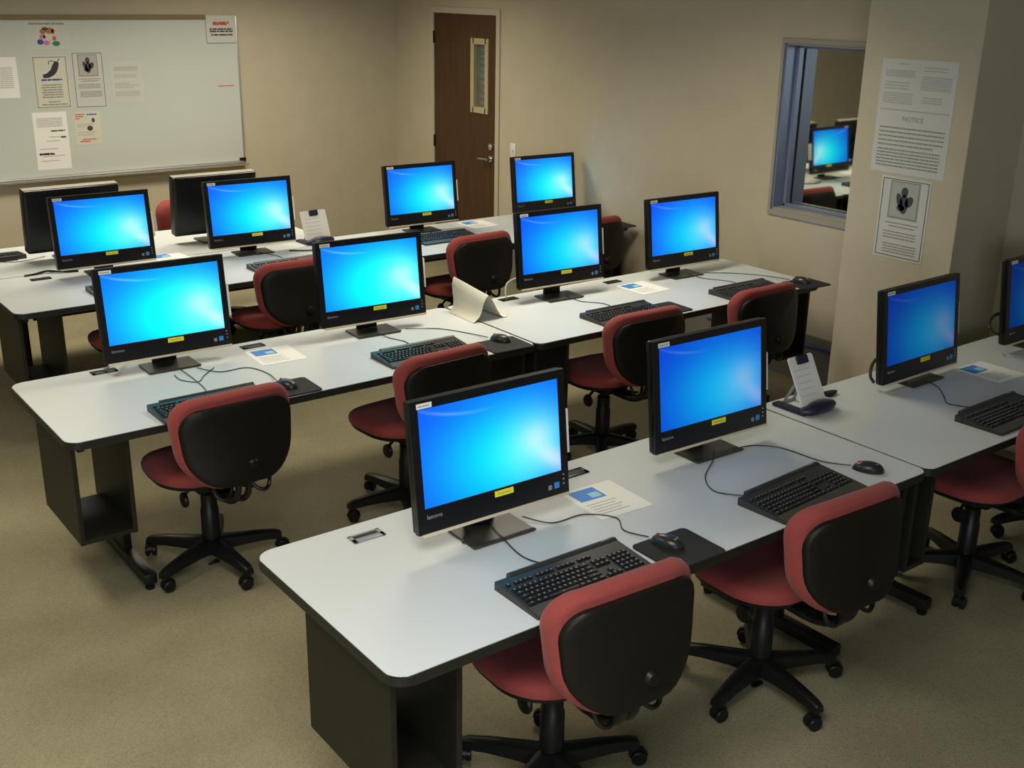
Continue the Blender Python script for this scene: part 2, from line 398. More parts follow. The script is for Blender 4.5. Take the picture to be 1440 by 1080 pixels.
def words(bm, x0, x1, z, h, gap=.25, seed=0, y=-.0012, fill=.9):
    rnd = random.Random(seed * 77 + int(z * 9999)); x = x0; end = x0 + (x1 - x0) * fill
    while x < end:
        w = rnd.uniform(1.2, 5) * h; w = min(w, end - x)
        if w > .3 * h: box(bm, x, x + w, y, y + .0008, z - h / 2, z + h / 2)
        x += w + gap * h * 1.6
def ell(bm, cx, cz, rx, rz, y0=-.0018, y1=-.0008, rot=0, n=16):
    P = []
    for k in range(n):
        a = 2 * PI * k / n; px, pz = rx * math.cos(a), rz * math.sin(a); P.append((cx + px * math.cos(rot) - pz * math.sin(rot), cz + px * math.sin(rot) + pz * math.cos(rot)))
    prism(bm, P, y0, y1, 'y')
def sheet(name, label, cat, w, h, mat, loc, rot=(0, 0, 0), group=None, curl=.004):
    """paper in its local xz plane, facing -y, centred; slightly curled"""
    t = thing(name, label, cat, loc); t.rotation_euler = rot; t2 = group
    if group: t['group'] = group
    b = B(); n = 8; fr = []; bk = []
    for i in range(n + 1):
        for j in range(2):
            x = (j - .5) * w; z = (i / n - .5) * h
            fr.append(b.verts.new((x, -.0006, z))); bk.append(b.verts.new((x, .0, z)))
    for i in range(n):
        b.faces.new((fr[2 * i], fr[2 * i + 1], fr[2 * i + 3], fr[2 * i + 2])); b.faces.new((bk[2 * i], bk[2 * i + 1], bk[2 * i + 3], bk[2 * i + 2]))
        for j in (0, 1): b.faces.new((fr[2 * i + j], fr[2 * i + 2 + j], bk[2 * i + 2 + j], bk[2 * i + j]))
    b.faces.new((fr[0], fr[1], bk[1], bk[0])); b.faces.new((fr[-2], fr[-1], bk[-1], bk[-2]))
    obj('paper', b, mat, t, smooth=0)
    return t
def body(t, w, rows, mat='ink', nm='printed_text', seed=0, h=.006):
    b = B()
    for (z, x0, x1, f) in rows: words(b, x0, x1, z, h, seed=seed, fill=f)
    return obj(nm, b, mat, t, smooth=0)
def border(t, w, h, k=.012, th=.003, mat='ink_dark'):
    b = B(); W2, H2 = w / 2 - k, h / 2 - k
    for (a, c, d, e) in ((-W2, W2, H2 - th, H2), (-W2, W2, -H2, -H2 + th), (-W2, -W2 + th, -H2, H2), (W2 - th, W2, -H2, H2)): box(b, a, c, -.0014, -.0006, d, e)
    return obj('border', b, mat, t, smooth=0)
YB = YW - .0205
def wp(x0, x1, z0, z1): return ((x0 + x1) / 2, YB, (z0 + z1) / 2), x1 - x0, z1 - z0
# 1 colourful flyer
l, w, h = wp(1.18, 1.51, 1.845, 2.045)
t = sheet('flyer', 'white flyer with a cluster of colourful drawn blobs, top left on the whiteboard', 'flyer', w, h, 'thin_paper', l)
for (x, z, rx, rz, m) in ((-.055, -.045, .022, .020, 'ink_blue'), (-.012, -.052, .026, .017, 'ink_pink'), (.06, -.058, .028, .018, 'ink_green'), (.05, -.02, .014, .018, 'ink_red'), (-.035, -.008, .022, .016, 'ink_pink'), (0, -.005, .03, .022, 'cream_paper'), (-.03, .03, .022, .02, 'ink_orange'), (.02, .035, .03, .022, 'ink_orange'), (-.012, .05, .02, .012, 'ink_green'), (.045, .03, .012, .02, 'ink_red')):
    b = B(); ell(b, x, z, rx, rz); obj('drawing', b, m, t)
body(t, w, [(.085, -.125, .13, 1)], 'ink', seed=1, h=.012)
# 2 pepper poster
l, w, h = wp(1.21, 1.47, 1.41, 1.80)
t = sheet('poster', 'cream poster with a dark chilli pepper drawing on the whiteboard', 'poster', w, h, 'cream_paper', l); border(t, w, h, .008, .006, 'ink')
b = B(); sp = smooth_path([(.055, -.0035, .15), (.04, -.0035, .12), (.02, -.0035, .08), (-.02, -.0035, .052), (-.06, -.0035, .045)]); tube(b, sp, .01, 8, [.012 + .014 * math.sin(PI * (i / (len(sp) - 1)) ** .7 * .95) for i in range(len(sp))])
bmesh.ops.scale(b, vec=(1, .06, 1), verts=b.verts[:]); obj('pepper_drawing', b, 'ink_purple', t)
b = B(); tube(b, smooth_path([(.052, -.001, .14), (.065, -.001, .16), (.075, -.001, .172)]), .004, 6); tube(b, smooth_path([(-.01, -.001, .13), (0, -.001, .155), (.04, -.001, .15)]), .004, 6); bmesh.ops.scale(b, vec=(1, .2, 1), verts=b.verts[:]); obj('stem_drawing', b, 'ink_green', t)
body(t, w, [(.018, -.075, .08, 1)], 'ink_blue', 'heading', 2, .012)
body(t, w, [(-.02 - i * .018, -.07 - .01 * (i % 2), .075, 1) for i in range(6)] + [(-.145, -.04, .05, 1), (-.165, -.09, .1, 1)], 'ink', seed=3, h=.009)
# 3 portrait poster
def figure_poster(t, w, h, s=1.0):
    border(t, w, h, .010 * s, .0035, 'ink_dark')
    zt = h / 2 - .02
    b = B(); box(b, -.075 * s, .075 * s, -.0012, -.0006, zt - .165 * s, zt); obj('picture_ground', b, 'ink', t, smooth=0)
    b = B(); box(b, -.068 * s, .068 * s, -.0016, -.0010, zt - .157 * s, zt - .006); obj('picture_field', b, 'ink_light', t, smooth=0)
    b = B(); ell(b, .002, zt - .098 * s, .021 * s, .042 * s, -.0026, -.0016); ell(b, 0, zt - .045 * s, .017 * s, .022 * s, -.0026, -.0016); ell(b, -.022 * s, zt - .085 * s, .014 * s, .034 * s, -.0026, -.0016, .3); ell(b, .026 * s, zt - .085 * s, .018 * s, .026 * s, -.0026, -.0016, -.5); ell(b, -.012 * s, zt - .115 * s, .020 * s, .014 * s, -.0026, -.0016)
    obj('figure_drawing', b, 'ink_dark', t)
    body(t, w, [(zt - .185 * s, -.08 * s, .085 * s, 1), (zt - .20 * s, -.06 * s, .07 * s, 1)] + [(zt - (.225 + i * .013) * s, -.085 * s, .09 * s, .95) for i in range(3)] + [(zt - (.28 + i * .012) * s, -.08 * s, .09 * s, 1) for i in range(4)], 'ink', seed=4, h=.006)
l, w, h = wp(1.50, 1.745, 1.40, 1.825)
t = sheet('poster', 'white framed-border poster with a dark figure picture, right of the pepper poster', 'poster', w, h, 'thin_paper', l); figure_poster(t, w, h)
# 4 pale printed sheet
l, w, h = wp(1.79, 2.045, 1.43, 1.745)
t = sheet('notice_sheet', 'pale printed sheet, the rightmost of the upper papers on the whiteboard', 'paper', w, h, 'thin_paper', l)
body(t, w, [(.115 - i * .011, -.1, .09, 1) for i in range(3)] + [(.055, -.1, .08, 1), (.04, -.1, .09, .9)] + [(-.01, -.1, .02, 1), (-.025, -.1, .09, 1), (-.04, -.1, .09, .8)] + [(-.075 - i * .014, -.1, .09, 1) for i in range(3)], 'ink_light', seed=5, h=.007)
# 5 lower left sheet
l, w, h = wp(1.165, 1.42, .95, 1.385)
t = sheet('notice_sheet', 'long white sheet with two dark headings, lowest left on the whiteboard', 'paper', w, h, 'paper', l)
body(t, w, [(.17 - i * .012, -.1, .1, .95) for i in range(6)] + [(.03, -.02, .1, 1), (.0, -.04, .06, 1), (-.06, -.1, .05, .9), (-.115, -.08, .1, .9), (-.15, -.1, .04, 1)], 'ink_light', seed=6, h=.006)
body(t, w, [(.075, .0, .105, 1), (-.095, -.105, .0, 1), (-.10, -.105, .01, 1), (.025, .07, .11, 1)], 'ink_dark', 'heading', 7, .011)
# 6 small flyer with red and blue
l, w, h = wp(1.475, 1.675, 1.12, 1.375)
t = sheet('flyer', 'small white flyer with red and blue printing below the figure poster', 'flyer', w, h, 'cream_paper', l)
body(t, w, [(.108, -.09, -.02, 1), (.092, -.09, -.03, 1), (.076, -.09, -.06, 1), (-.085, -.05, .06, 1), (-.1, -.07, .03, .8)], 'ink_red', 'red_print', 8, .009)
body(t, w, [(.105, .0, .075, 1)], 'ink_blue', 'blue_print', 9, .009)
b = B(); ell(b, .045, .06, .012, .018); ell(b, .015, .0, .022, .020); obj('drawing', b, 'ink_dark', t)
body(t, w, [(.03, -.08, .08, .8), (.015, -.08, .0, .8), (-.03, -.08, .08, .9), (-.05, -.08, .07, .8)], 'ink_light', seed=10, h=.006)
# 7 sheet cut by the frame edge
l, w, h = wp(.86, 1.10, 1.50, 1.795)
t = sheet('notice_sheet', 'white printed sheet at the far left edge of the whiteboard', 'paper', w, h, 'paper', l)
body(t, w, [(.07 - i * .014, -.1, .09, .97) for i in range(11)], 'ink_light', seed=11, h=.006)
l, w, h = wp(.78, 1.0, 1.86, 2.05)
t = sheet('notice_sheet', 'white sheet at the top left corner of the photo, on the whiteboard', 'paper', w, h, 'paper', l)
body(t, w, [(.05 - i * .014, -.09, .08, .97) for i in range(7)], 'ink_light', seed=12, h=.006)
# 8 sign top right corner
l, w, h = wp(2.60, 2.855, 1.875, 2.09); l = (l[0], YW - .03, l[2])
t = sheet('sign', 'white sign with a red heading at the top right corner of the whiteboard', 'sign', w, h, 'thin_paper', l)
body(t, w, [(.05, -.07, .07, 1), (.038, -.07, .06, 1)], 'ink_red', 'heading', 13, .016)
body(t, w, [(.0, -.10, .10, 1), (-.018, -.10, .10, 1), (-.045, -.09, .1, 1)], 'ink_dark', seed=14, h=.013)
b = B(); words(b, -.12, .04, 0, .008, seed=20); t = obj('marker_note', b, 'ink_red', None, (2.79, YB, 1.53), smooth=0); tag(t, 'faint reddish marker writing near the right edge of the whiteboard', 'writing')
# column papers (facing -x)
RX = (0, 0, -PI / 2)
def cp(y0, y1, z0, z1): return (3.9295, (y0 + y1) / 2, (z0 + z1) / 2), y1 - y0, z1 - z0
l, w, h = cp(1.172, 1.607, 1.462, 2.032)
t = sheet('notice_sheet', 'large double sheet of printed notices taped high on the pillar', 'paper', w, h, 'thin_paper', l, RX)
body(t, w, [(.262, -.12, -.06, 1)] + [(.228 - i * .009, -.19, -.02, 1) for i in range(4)] + [(.17 - i * .015, -.19, -.03, .9) for i in range(3)] + [(.205 - i * .010, .02, .19, 1) for i in range(7)] + [(.115 - i * .0115, -.19, -.02, 1) for i in range(5)] + [(.105 - i * .012, .04, .15, 1) for i in range(3)] + [(.25, .03, .18, .9), (.235, .03, .17, .9), (.035, -.2, .2, 1)], 'ink_light', seed=15, h=.006)
b = text_bm('NOTICE', .034, align='CENTER'); bmesh.ops.translate(b, verts=b.verts[:], vec=(0, -.0012, -.008)); obj('heading', b, 'ink', t, smooth=0)
body(t, w, [(-.055 - i * .0215, -.19, .19, 1 if i < 4 else .85) for i in range(5)] + [(-.165 - i * .0165, -.19, .19, .97) for i in range(6)], 'ink', 'notice_text', 16, .0075)
l, w, h = cp(1.232, 1.527, 1.022, 1.448)
t = sheet('poster', 'smaller bordered poster with a dark figure, lower on the pillar', 'poster', w, h, 'thin_paper', (3.929, l[1], l[2]), RX); figure_poster(t, w, h, 1.18)

# ------------------------------------------------------------------ desks
def desk(label, x0, y0, L, D=D, group='computer desks', flip=False, r=(.055, .04, .04, .055), inner_left=.235):
    t = thing('computer_desk', label, 'desk', (x0 + L / 2, y0 + D / 2, 0), PI if flip else 0, None)
    th = .032
    b = B(); prism(b, rr(L - .006, D - .006, r, 8), H - .004, H + .0, 'z', .001); obj('laminate_top', b, 'laminate', t, smooth=30)
    b = B(); prism(b, rr(L, D, r, 8), H - th, H - .002, 'z', .004); obj('edge_band', b, 'edge', t, smooth=30)
    hx, hy = L / 2, D / 2
    for s in (-1, 1):
        ki = inner_left if s < 0 else .235
        for k in (.032, ki):
            b = B(); xx = s * (hx - k); box(b, xx - .009, xx + .009, -hy + .06, -hy + .52, .29, H - th, .002); o = obj('side_panel', b, 'panel', t, smooth=0)
        b = B(); box(b, min(s * (hx - .041), s * (hx - ki + .009)), max(s * (hx - .041), s * (hx - ki + .009)), -hy + .06, -hy + .46, .292, .310); obj('shelf', b, 'panel', t, smooth=0)
        xx = s * (hx - .285)
        b = B(); box(b, xx - .018, xx + .018, -.05, .16, .07, H - th, .004); obj('leg', b, 'black_metal', t)
        b = B(); box(b, xx - .026, xx + .026, -hy + .09, hy - .05, .025, .075, .008); o = obj('foot', b, 'black_metal', t)
        for yy in (-hy + .115, hy - .075):
            b = B(); lathe(b, [(.018, 0), (.02, .004), (.02, .016), (.008, .018), (.008, .03)], (xx, yy, 0), 14); obj('glide', b, 'plastic', t)
            t.children[-1].parent = t
        b = B(); box(b, s * (hx - .06) - .012, s * (hx - .06) + .012, -hy + .05, hy - .12, H - th - .028, H - th, .002); obj('support_rail', b, 'panel', t)
    b = B(); box(b, -hx + .25, hx - .25, hy - .12, hy - .10, .50, H - th, .002); obj('modesty_panel', b, 'panel', t, smooth=0)
    return t
desk('front row desk nearest the camera, light grey top with its left end free', 0.0, R1, 2.226)
desk('front row desk running to the right wall behind the pillar notices', 2.231, R1, 2.165, r=(.04, .055, .055, .04), inner_left=.14)
desk('middle row desk on the left, light grey top with open legs at its left end', -.1906, R2, 2.188)
desk('middle row desk on the right, near the window', 2.004, R2, 2.11, r=(.04, .055, .055, .04))
desk('back row desk on the left, backed by the desk with the turned-away monitors', .114, R3, 2.19)
desk('back row desk on the right, in front of the brown door', 2.309, R3, 2.03, r=(.04, .055, .055, .04))
desk('desk against the whiteboard side carrying the two monitors seen from behind', .114, R3 + D + .004, 2.19, flip=True)

def grommet(x, y, label, cable=None, grp='desk cable grommets'):
    t = thing('cable_grommet', label, 'cable grommet', (x, y, H))
    b = B()
    for q in ((-.055, .055, -.025, -.002), (-.055, -.042, -.025, .025), (.042, .055, -.025, .025), (-.055, .055, .018, .025)): box(b, q[0], q[1], q[2], q[3], 0, .004, .001)
    obj('rim', b, 'grey' if cable == 'open' else 'plastic', t)
    b = B(); box(b, -.045, .045, -.004, .02, 0, .002); obj('slot', b, 'dark', t, smooth=0)  # black plate painted as the shaded opening, no hole is cut
    return t
grommet(.335, .712, 'black slotted cable grommet at the left end of the nearest desk', 'open')
grommet(1.165, .713, 'black cable grommet peeping out behind the right edge of the nearest monitor')
grommet(.19, 2.72, 'cable grommet with blue-white plugs at the left end of the middle row')
grommet(.875, 2.700, 'black cable grommet behind the sheet beside the left middle-row monitor')
grommet(1.705, 2.742, 'black cable grommet right of the second middle-row monitor')
grommet(2.38, 2.712, 'black cable grommet with a pale cable, behind the folded leaflet')
grommet(3.114, 2.685, 'black cable grommet between the two right monitors of the middle row')
grommet(.43, 4.535, 'black cable grommet near the free left end of the back row desk')

# ------------------------------------------------------------------ monitors
def make_monitor():
    t = thing('monitor', 'x', 'monitor')
    sw, sh = .512, .302; ow, top, bot = .566, .178, -.228; zc = .29
    # tilted head, origin at the screen centre
    cz = (top + bot) / 2; hh = top - bot
    b = B()
    # front frame ring
    for (x0, x1, z0, z1) in ((-ow / 2, -sw / 2, bot, top), (sw / 2, ow / 2, bot, top), (-sw / 2, sw / 2, sh / 2, top), (-sw / 2, sw / 2, bot, -sh / 2)): box(b, x0, x1, -.004, .016, z0, z1)
    layers(b, ow, hh, .008, [(.004, 0, 1), (.028, 0, 1), (.034, .004, 1), (.055, .045, 1), (.062, .06, 1)], 'y')
    for v in b.verts:
        pass
    b2 = b
    # shift the stacked rear shell (verts created by layers are centred on 0) to the housing centre
    for v in b2.verts:
        if v.co.y >= .0039 and not abs(v.co.y - .016) < 1e-5: v.co.z += cz
    head = obj('housing', b2, 'bezel', t, (0, 0, zc), (-.12, 0, 0), smooth=30)
    b = B(); box(b, -sw / 2, sw / 2, -.0015, .006, -sh / 2, sh / 2); obj('screen', b, 'screen', head, smooth=0)
    b = B(); box(b, -.006, .064, -.0052, -.004, -.1765, -.1575); obj('yellow_label', b, 'yellow', head, smooth=0)
    kid = [c for c in head.children if c.name.startswith('yellow_label')][0]; kid['label'] = 'yellow asset label'
    b = B(); words(b, .004, .058, -.167, .004, seed=31, y=-.0062); obj('label_print', b, 'cream', head, smooth=0)
    b = B(); box(b, -sw / 2 - .004, -sw / 2 + .048, -.0052, -.004, sh / 2 + .002, sh / 2 + .018); o = obj('white_label', b, 'white', head, smooth=0)
    b = B(); words(b, -sw / 2, -sw / 2 + .044, sh / 2 + .010, .003, seed=32, y=-.0062); obj('label_print', b, 'ink', head, smooth=0)
    b = text_bm('lenovo', .020); bmesh.ops.translate(b, verts=b.verts[:], vec=(-sw / 2 + .004, -.0045, -.178)); obj('brand_lettering', b, 'grey', head, smooth=0)
    b = B(); box(b, .200, .214, -.0052, -.004, -.205, -.190); o = obj('round_sticker', b, 'grey', head, smooth=0)
    b = B(); box(b, .224, .244, -.0052, -.004, -.205, -.185); o = obj('blue_sticker', b, 'photo_blue', head, smooth=0)
    b = B()
    for z in (-.165, -.18, -.195): lathe(b, [(.003, -.004), (.003, -.006)], (.262, 0, z), 8, 'y')
    obj('button', b, 'alu', head)
    b = B(); box(b, ow / 2, ow / 2 + .013, .0, .028, -.10, .045, .002); obj('side_drive', b, 'white', head)
    b = B(); box(b, -ow / 2 + .012, ow / 2 - .002, -.009, .0, bot - .008, bot + .001, .001); obj('bottom_trim', b, 'lips', head)
    # neck and foot
    b = B(); prism(b, rr(.11, .014, .004, 3), .008, .26, 'z'); bmesh.ops.translate(b, verts=b.verts[:], vec=(0, .07, 0)); obj('neck', b, 'plastic', t)
    b = B(); prism(b, rr(.232, .15, .006, 4), .0, .008, 'z', .002); box(b, -.116, .116, -.079, -.066, .006, .010, .001); obj('foot_plate', b, 'base_plate', t)
    return t
mon = make_monitor()
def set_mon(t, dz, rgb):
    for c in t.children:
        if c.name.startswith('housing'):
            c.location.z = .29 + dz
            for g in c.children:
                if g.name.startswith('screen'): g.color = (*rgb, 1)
MG = 'monitors showing the blue desktop'
mons = [  # view-angle dimming of the panels is put into each screen tint
 (.670, .518, -.014, .012, (1.0, .84, 1.0), 'nearest and largest-looking black monitor, blue desktop, on the front desk beside the printed sheet'),
 (1.702, .590, -.023, -.005, (.36, .40, .62), 'second monitor of the front row, left of the navy document holder'),
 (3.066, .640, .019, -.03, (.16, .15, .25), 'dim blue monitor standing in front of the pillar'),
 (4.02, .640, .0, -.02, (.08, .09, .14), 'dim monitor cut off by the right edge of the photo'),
 (.453, 2.638, -.025, .0, (1, 1.35, 1.1), 'leftmost monitor of the middle row, very bright cyan screen'),
 (1.461, 2.593, -.05, .0, (1, 1.35, 1.1), 'middle row monitor left of the folded cream leaflet'),
 (2.641, 2.597, -.053, .02, (.7, .74, .98), 'middle row monitor just right of the folded cream leaflet'),
 (3.576, 2.591, -.034, .005, (.66, .62, .88), 'rightmost monitor of the middle row, by the beige wall'),
 (.797, 4.501, -.013, -.01, (.95, .95, 1.0), 'leftmost lit monitor of the back row under the whiteboard'),
 (1.712, 4.511, -.044, -.005, (.95, .95, 1.0), 'back row monitor left of the white tilted document holder'),
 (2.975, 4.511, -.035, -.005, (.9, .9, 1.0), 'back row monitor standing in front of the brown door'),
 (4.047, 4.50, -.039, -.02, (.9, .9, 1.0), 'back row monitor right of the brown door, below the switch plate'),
]
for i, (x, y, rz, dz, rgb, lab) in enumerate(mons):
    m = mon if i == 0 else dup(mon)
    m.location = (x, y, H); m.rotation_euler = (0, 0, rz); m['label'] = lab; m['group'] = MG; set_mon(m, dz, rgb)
def back_monitor(x, y, rz, lab):
    t = thing('monitor', lab, 'monitor', (x, y, H), rz, 'monitors seen from behind')
    b = B(); layers(b, .566, .385, .012, [(-.012, .003, 1), (-.008, 0, 1), (.05, 0, 1), (.058, .004, 1), (.062, .02, 1)], 'y')
    head = obj('housing', b, 'bezel', t, (0, 0, .250), (-.10, 0, 0), smooth=30)
    b = B(); box(b, -.279, .279, -.006, .052, .192, .1955, .001); o = obj('top_cover', b, 'silver', head); o['label'] = 'silver-grey top edge'
    b = B()
    for i in range(7): box(b, -.16, .16, .0615, .064, .07 + i * .012, .074 + i * .012)
    obj('vent', b, 'black_metal', head)
    b = B(); box(b, -.256, .256, -.0135, -.010, -.13, .17); o = obj('screen', b, 'screen', head, smooth=0); o.color = (.05, .05, .05, 1)
    b = B(); box(b, -.06, .06, .06, .085, -.12, .04, .01); obj('stand_mount', b, 'plastic', head)
    b = B(); prism(b, rr(.12, .016, .004, 3), .008, .2, 'z'); bmesh.ops.translate(b, verts=b.verts[:], vec=(0, .075, 0)); obj('neck', b, 'plastic', t)
    b = B(); prism(b, rr(.232, .17, .006, 4), 0, .01, 'z', .002); obj('foot_plate', b, 'base_plate', t)
    return t
back_monitor(.765, 5.00, PI + .01, 'turned-away monitor with silver-grey top edge at the far left under the whiteboard')
back_monitor(1.675, 5.01, PI + .0, 'turned-away monitor with silver-grey top edge behind the second lit back-row monitor')

# ------------------------------------------------------------------ keyboards, mice, pads, cables
def make_keyboard():
    t = thing('keyboard', 'x', 'keyboard')
    W_, = (.455,)
    b = B(); prism(b, [(-.105, 0), (-.113, .004), (-.112, .008), (-.06, .014), (.09, .026), (.09, 0)], -W_ / 2, W_ / 2, 'x'); obj('body', b, 'kb', t, smooth=25)
    b = B(); prism(b, [(.085, .0), (.085, .027), (.095, .031), (.108, .027), (.112, 0)], -W_ / 2 + .055, W_ / 2, 'x'); obj('rear_ledge', b, 'kb', t, smooth=25)
    b = B(); prism(b, [(-.110, .0078), (-.108, .0098), (-.064, .0158), (-.062, .0138)], -W_ / 2 + .004, W_ / 2 - .004, 'x'); obj('wrist_rest', b, 'rest', t, smooth=25)
    b = B(); pr = B(); rows = [-.052, -.033, -.014, .005, .024, .052]; U = .0185
    def zt(y): return .014 + (y + .06) / .15 * .012
    def key(x0, w, y, d=.016):
        z = zt(y); c = Matrix.Rotation(.08, 4, 'X')
        m = Matrix.Translation((x0 + w / 2, y, z)) @ c
        bw, bd = (w - .002) / 2, d / 2
        v0 = [b.verts.new(m @ Vector(p)) for p in ((-bw, -bd, 0), (bw, -bd, 0), (bw, bd, 0), (-bw, bd, 0))]; q = .0025
        v1 = [b.verts.new(m @ Vector(p)) for p in ((-bw + q, -bd + q, .006), (bw - q, -bd + q, .006), (bw - q, bd - q, .006), (-bw + q, bd - q, .006))]
        b.faces.new(v1)
        for i in range(4): b.faces.new((v0[i], v0[(i + 1) % 4], v1[(i + 1) % 4], v1[i]))
        box(pr, -.0022, .0010, -.0012, .0030, .0061, .0066, mat=m)
    x0 = -W_ / 2 + .012
    L_ = {0: [1.4, 1.2, 1.2, 6, 1.2, 1.2, 1.4, 1.4], 1: [2.3] + [1] * 10 + [2.7], 2: [1.8] + [1] * 11 + [2.2], 3: [1.5] + [1] * 12 + [1.5], 4: [1] * 13 + [2]}
    for r_, ws in L_.items():
        x = x0
        for w in ws: key(x, w * U, rows[r_]); x += w * U
    x = x0
    for k in range(16):
        key(x, U * .9, rows[5], .012); x += U * .9 + (.010 if k in (0, 4, 8, 12) else 0)
    xn = x0 + 15 * U + .008
    for r_ in (4, 3): [key(xn + i * U, U, rows[r_]) for i in range(3)]
    key(xn + U, U, rows[1]); [key(xn + i * U, U, rows[0]) for i in range(3)]
    xp = xn + 3 * U + .008
    for r_ in range(5): [key(xp + i * U, U, rows[r_]) for i in range(4)]
    obj('keycaps', b, 'key', t, smooth=0); obj('key_lettering', pr, 'keyprint', t, smooth=0)
    b = text_bm('lenovo', .011, xz=False); bmesh.ops.translate(b, verts=b.verts[:], vec=(W_ / 2 - .055, .098, .0312)); obj('brand_lettering', b, 'keyprint', t, smooth=0)
    return t
KB = make_keyboard()
def tocal(parent, P):
    c, s = math.cos(-parent.rotation_euler[2]), math.sin(-parent.rotation_euler[2]); o = []
    for p in P:
        dx, dy = p[0] - parent.location[0], p[1] - parent.location[1]
        o.append((dx * c - dy * s, dx * s + dy * c, (p[2] if len(p) > 2 else H + .003) - parent.location[2]))
    return o
def cable(parent, P, r=.0022, mat='cable'):
    b = B(); tube(b, smooth_path(tocal(parent, P)), r, 6); return obj('cable', b, mat, parent)
kbs = [
 (.690, .128, -.01, 'black keyboard with white key lettering on the desk nearest the camera', [(.66, .235, H + .012), (.645, .33), (.66, .45, H + .012), (.68, .53, H + .012)]),
 (1.680, .130, .07, 'black keyboard in front of the second front-row monitor, with a looping cable', [(1.50, .225, H + .012), (1.46, .32), (1.52, .42), (1.63, .49, H + .012), (1.70, .55, H + .012)]),
 (2.975, .150, .02, 'black keyboard in front of the dim monitor at the pillar', [(2.93, .26, H + .01), (2.90, .36), (2.96, .42), (3.03, .50, H + .012), (3.05, .58, H + .012)]),
 (.400, 2.060, -.0, 'black keyboard at the free left end of the middle row desk', [(.43, 2.17, H + .012), (.46, 2.27), (.47, 2.45), (.46, 2.56, H + .012)]),
 (1.470, 2.150, -.02, 'black keyboard partly behind the second red chair of the middle row', [(1.47, 2.26, H + .012), (1.5, 2.36), (1.47, 2.45), (1.45, 2.53, H + .012)]),
 (2.690, 2.120, -.01, 'black keyboard right of the folded leaflet, behind a red chair back', [(2.72, 2.23, H + .01), (2.75, 2.35), (2.68, 2.45), (2.66, 2.56, H + .012)]),
 (3.610, 2.090, -.01, 'black keyboard below the rightmost middle-row monitor', [(3.65, 2.2, H + .01), (3.70, 2.3), (3.62, 2.45), (3.6, 2.55, H + .012)]),
 (.785, 4.055, .0, 'keyboard mostly hidden behind the leftmost middle-row monitor', [(.8, 4.17, H + .01), (.82, 4.3), (.8, 4.45, H + .012)]),
 (1.730, 4.055, .0, 'keyboard on the back row desk left of a red chair back', [(1.75, 4.17, H + .01), (1.8, 4.3), (1.73, 4.45, H + .012)]),
 (2.960, 4.20, -.0, 'keyboard below the back-row monitor that stands before the door', [(2.98, 4.31, H + .01), (2.96, 4.42, H + .012)]),
 (.28, 5.20, PI, 'dark keyboard at the left edge of the photo on the desk under the whiteboard', [(.30, 5.08, H + .01), (.45, 5.03), (.6, 5.05, H + .012)]),
]
for i, (x, y, rz, lab, P) in enumerate(kbs):
    k = KB if i == 0 else dup(KB)
    if i: [bpy.data.objects.remove(c) for c in list(k.children) if c.name.startswith('cable')]
    k.location = (x, y, H); k.rotation_euler = (0, 0, rz); k['label'] = lab; k['group'] = 'black keyboards'
    k['_p'] = 0; del k['_p']
    kbs[i] = (k, P)
for k, P in kbs: cable(k, P)

def make_mouse():
    t = thing('computer_mouse', 'x', 'mouse')
    b = B(); n, mrow = 16, 8; prev = None
    for i in range(mrow + 1):
        a = i / mrow * PI / 2; s, z = math.cos(a) ** .75 if i < mrow else .0, math.sin(a) * .034
        if i == mrow:
            top = b.verts.new((0, 0, .034))
            for k in range(n): b.faces.new((prev[k], prev[(k + 1) % n], top))
            break
        ring = [b.verts.new((.031 * s * math.cos(2 * PI * k / n) * (1 - .12 * math.sin(2 * PI * k / n)), .056 * s * math.sin(2 * PI * k / n) - .004 * z / .034, z)) for k in range(n)]
        if prev:
            for k in range(n): b.faces.new((prev[k], prev[(k + 1) % n], ring[(k + 1) % n], ring[k]))
        else: b.faces.new(ring)
        prev = ring
    obj('body', b, 'mouse', t, smooth=60)
    b = B(); lathe(b, [(.006, -.003), (.009, -.002), (.009, .002), (.006, .003)], (0, .03, .024), 12, 'x'); o = obj('scroll_wheel', b, 'bright_red', t); o['label'] = 'red scroll wheel'
    b = B(); box(b, -.010, .010, -.032, -.02, .030, .0315, .0005); obj('logo_patch', b, 'keyprint', t)
    return t
MO = make_mouse()
def make_pad():
    b = B(); prism(b, rr(.222, .19, .014, 5), 0, .006, 'z', .0015); o = obj('mouse_pad', b, 'pad', None); return o
PD = make_pad()
pads = [(1.062, .090, -.02, 'black mouse mat beside the nearest keyboard, behind the nearest red chair'),
 (.750, 2.070, -.04, 'black mouse mat just right of the leftmost middle-row chair back'),
 (1.858, 2.052, -.03, 'black mouse mat beside the desk seam, below the folded leaflet'),
 (2.960, 2.085, -.03, 'black mouse mat sticking out right of the third middle-row chair'),
 (4.03, 2.02, -.05, 'black mouse mat overhanging the right end of the middle row desk'),
 (4.245, 3.90, -.05, 'black mouse mat overhanging the right end of the back row desk')]
for i, (x, y, rz, lab) in enumerate(pads):
    o = PD if i == 0 else PD.copy()
    if i: COL.objects.link(o)
    o.location = (x, y, H + .0005); o.rotation_euler = (0, 0, rz); tag(o, lab, 'mouse mat', 'black mouse mats')
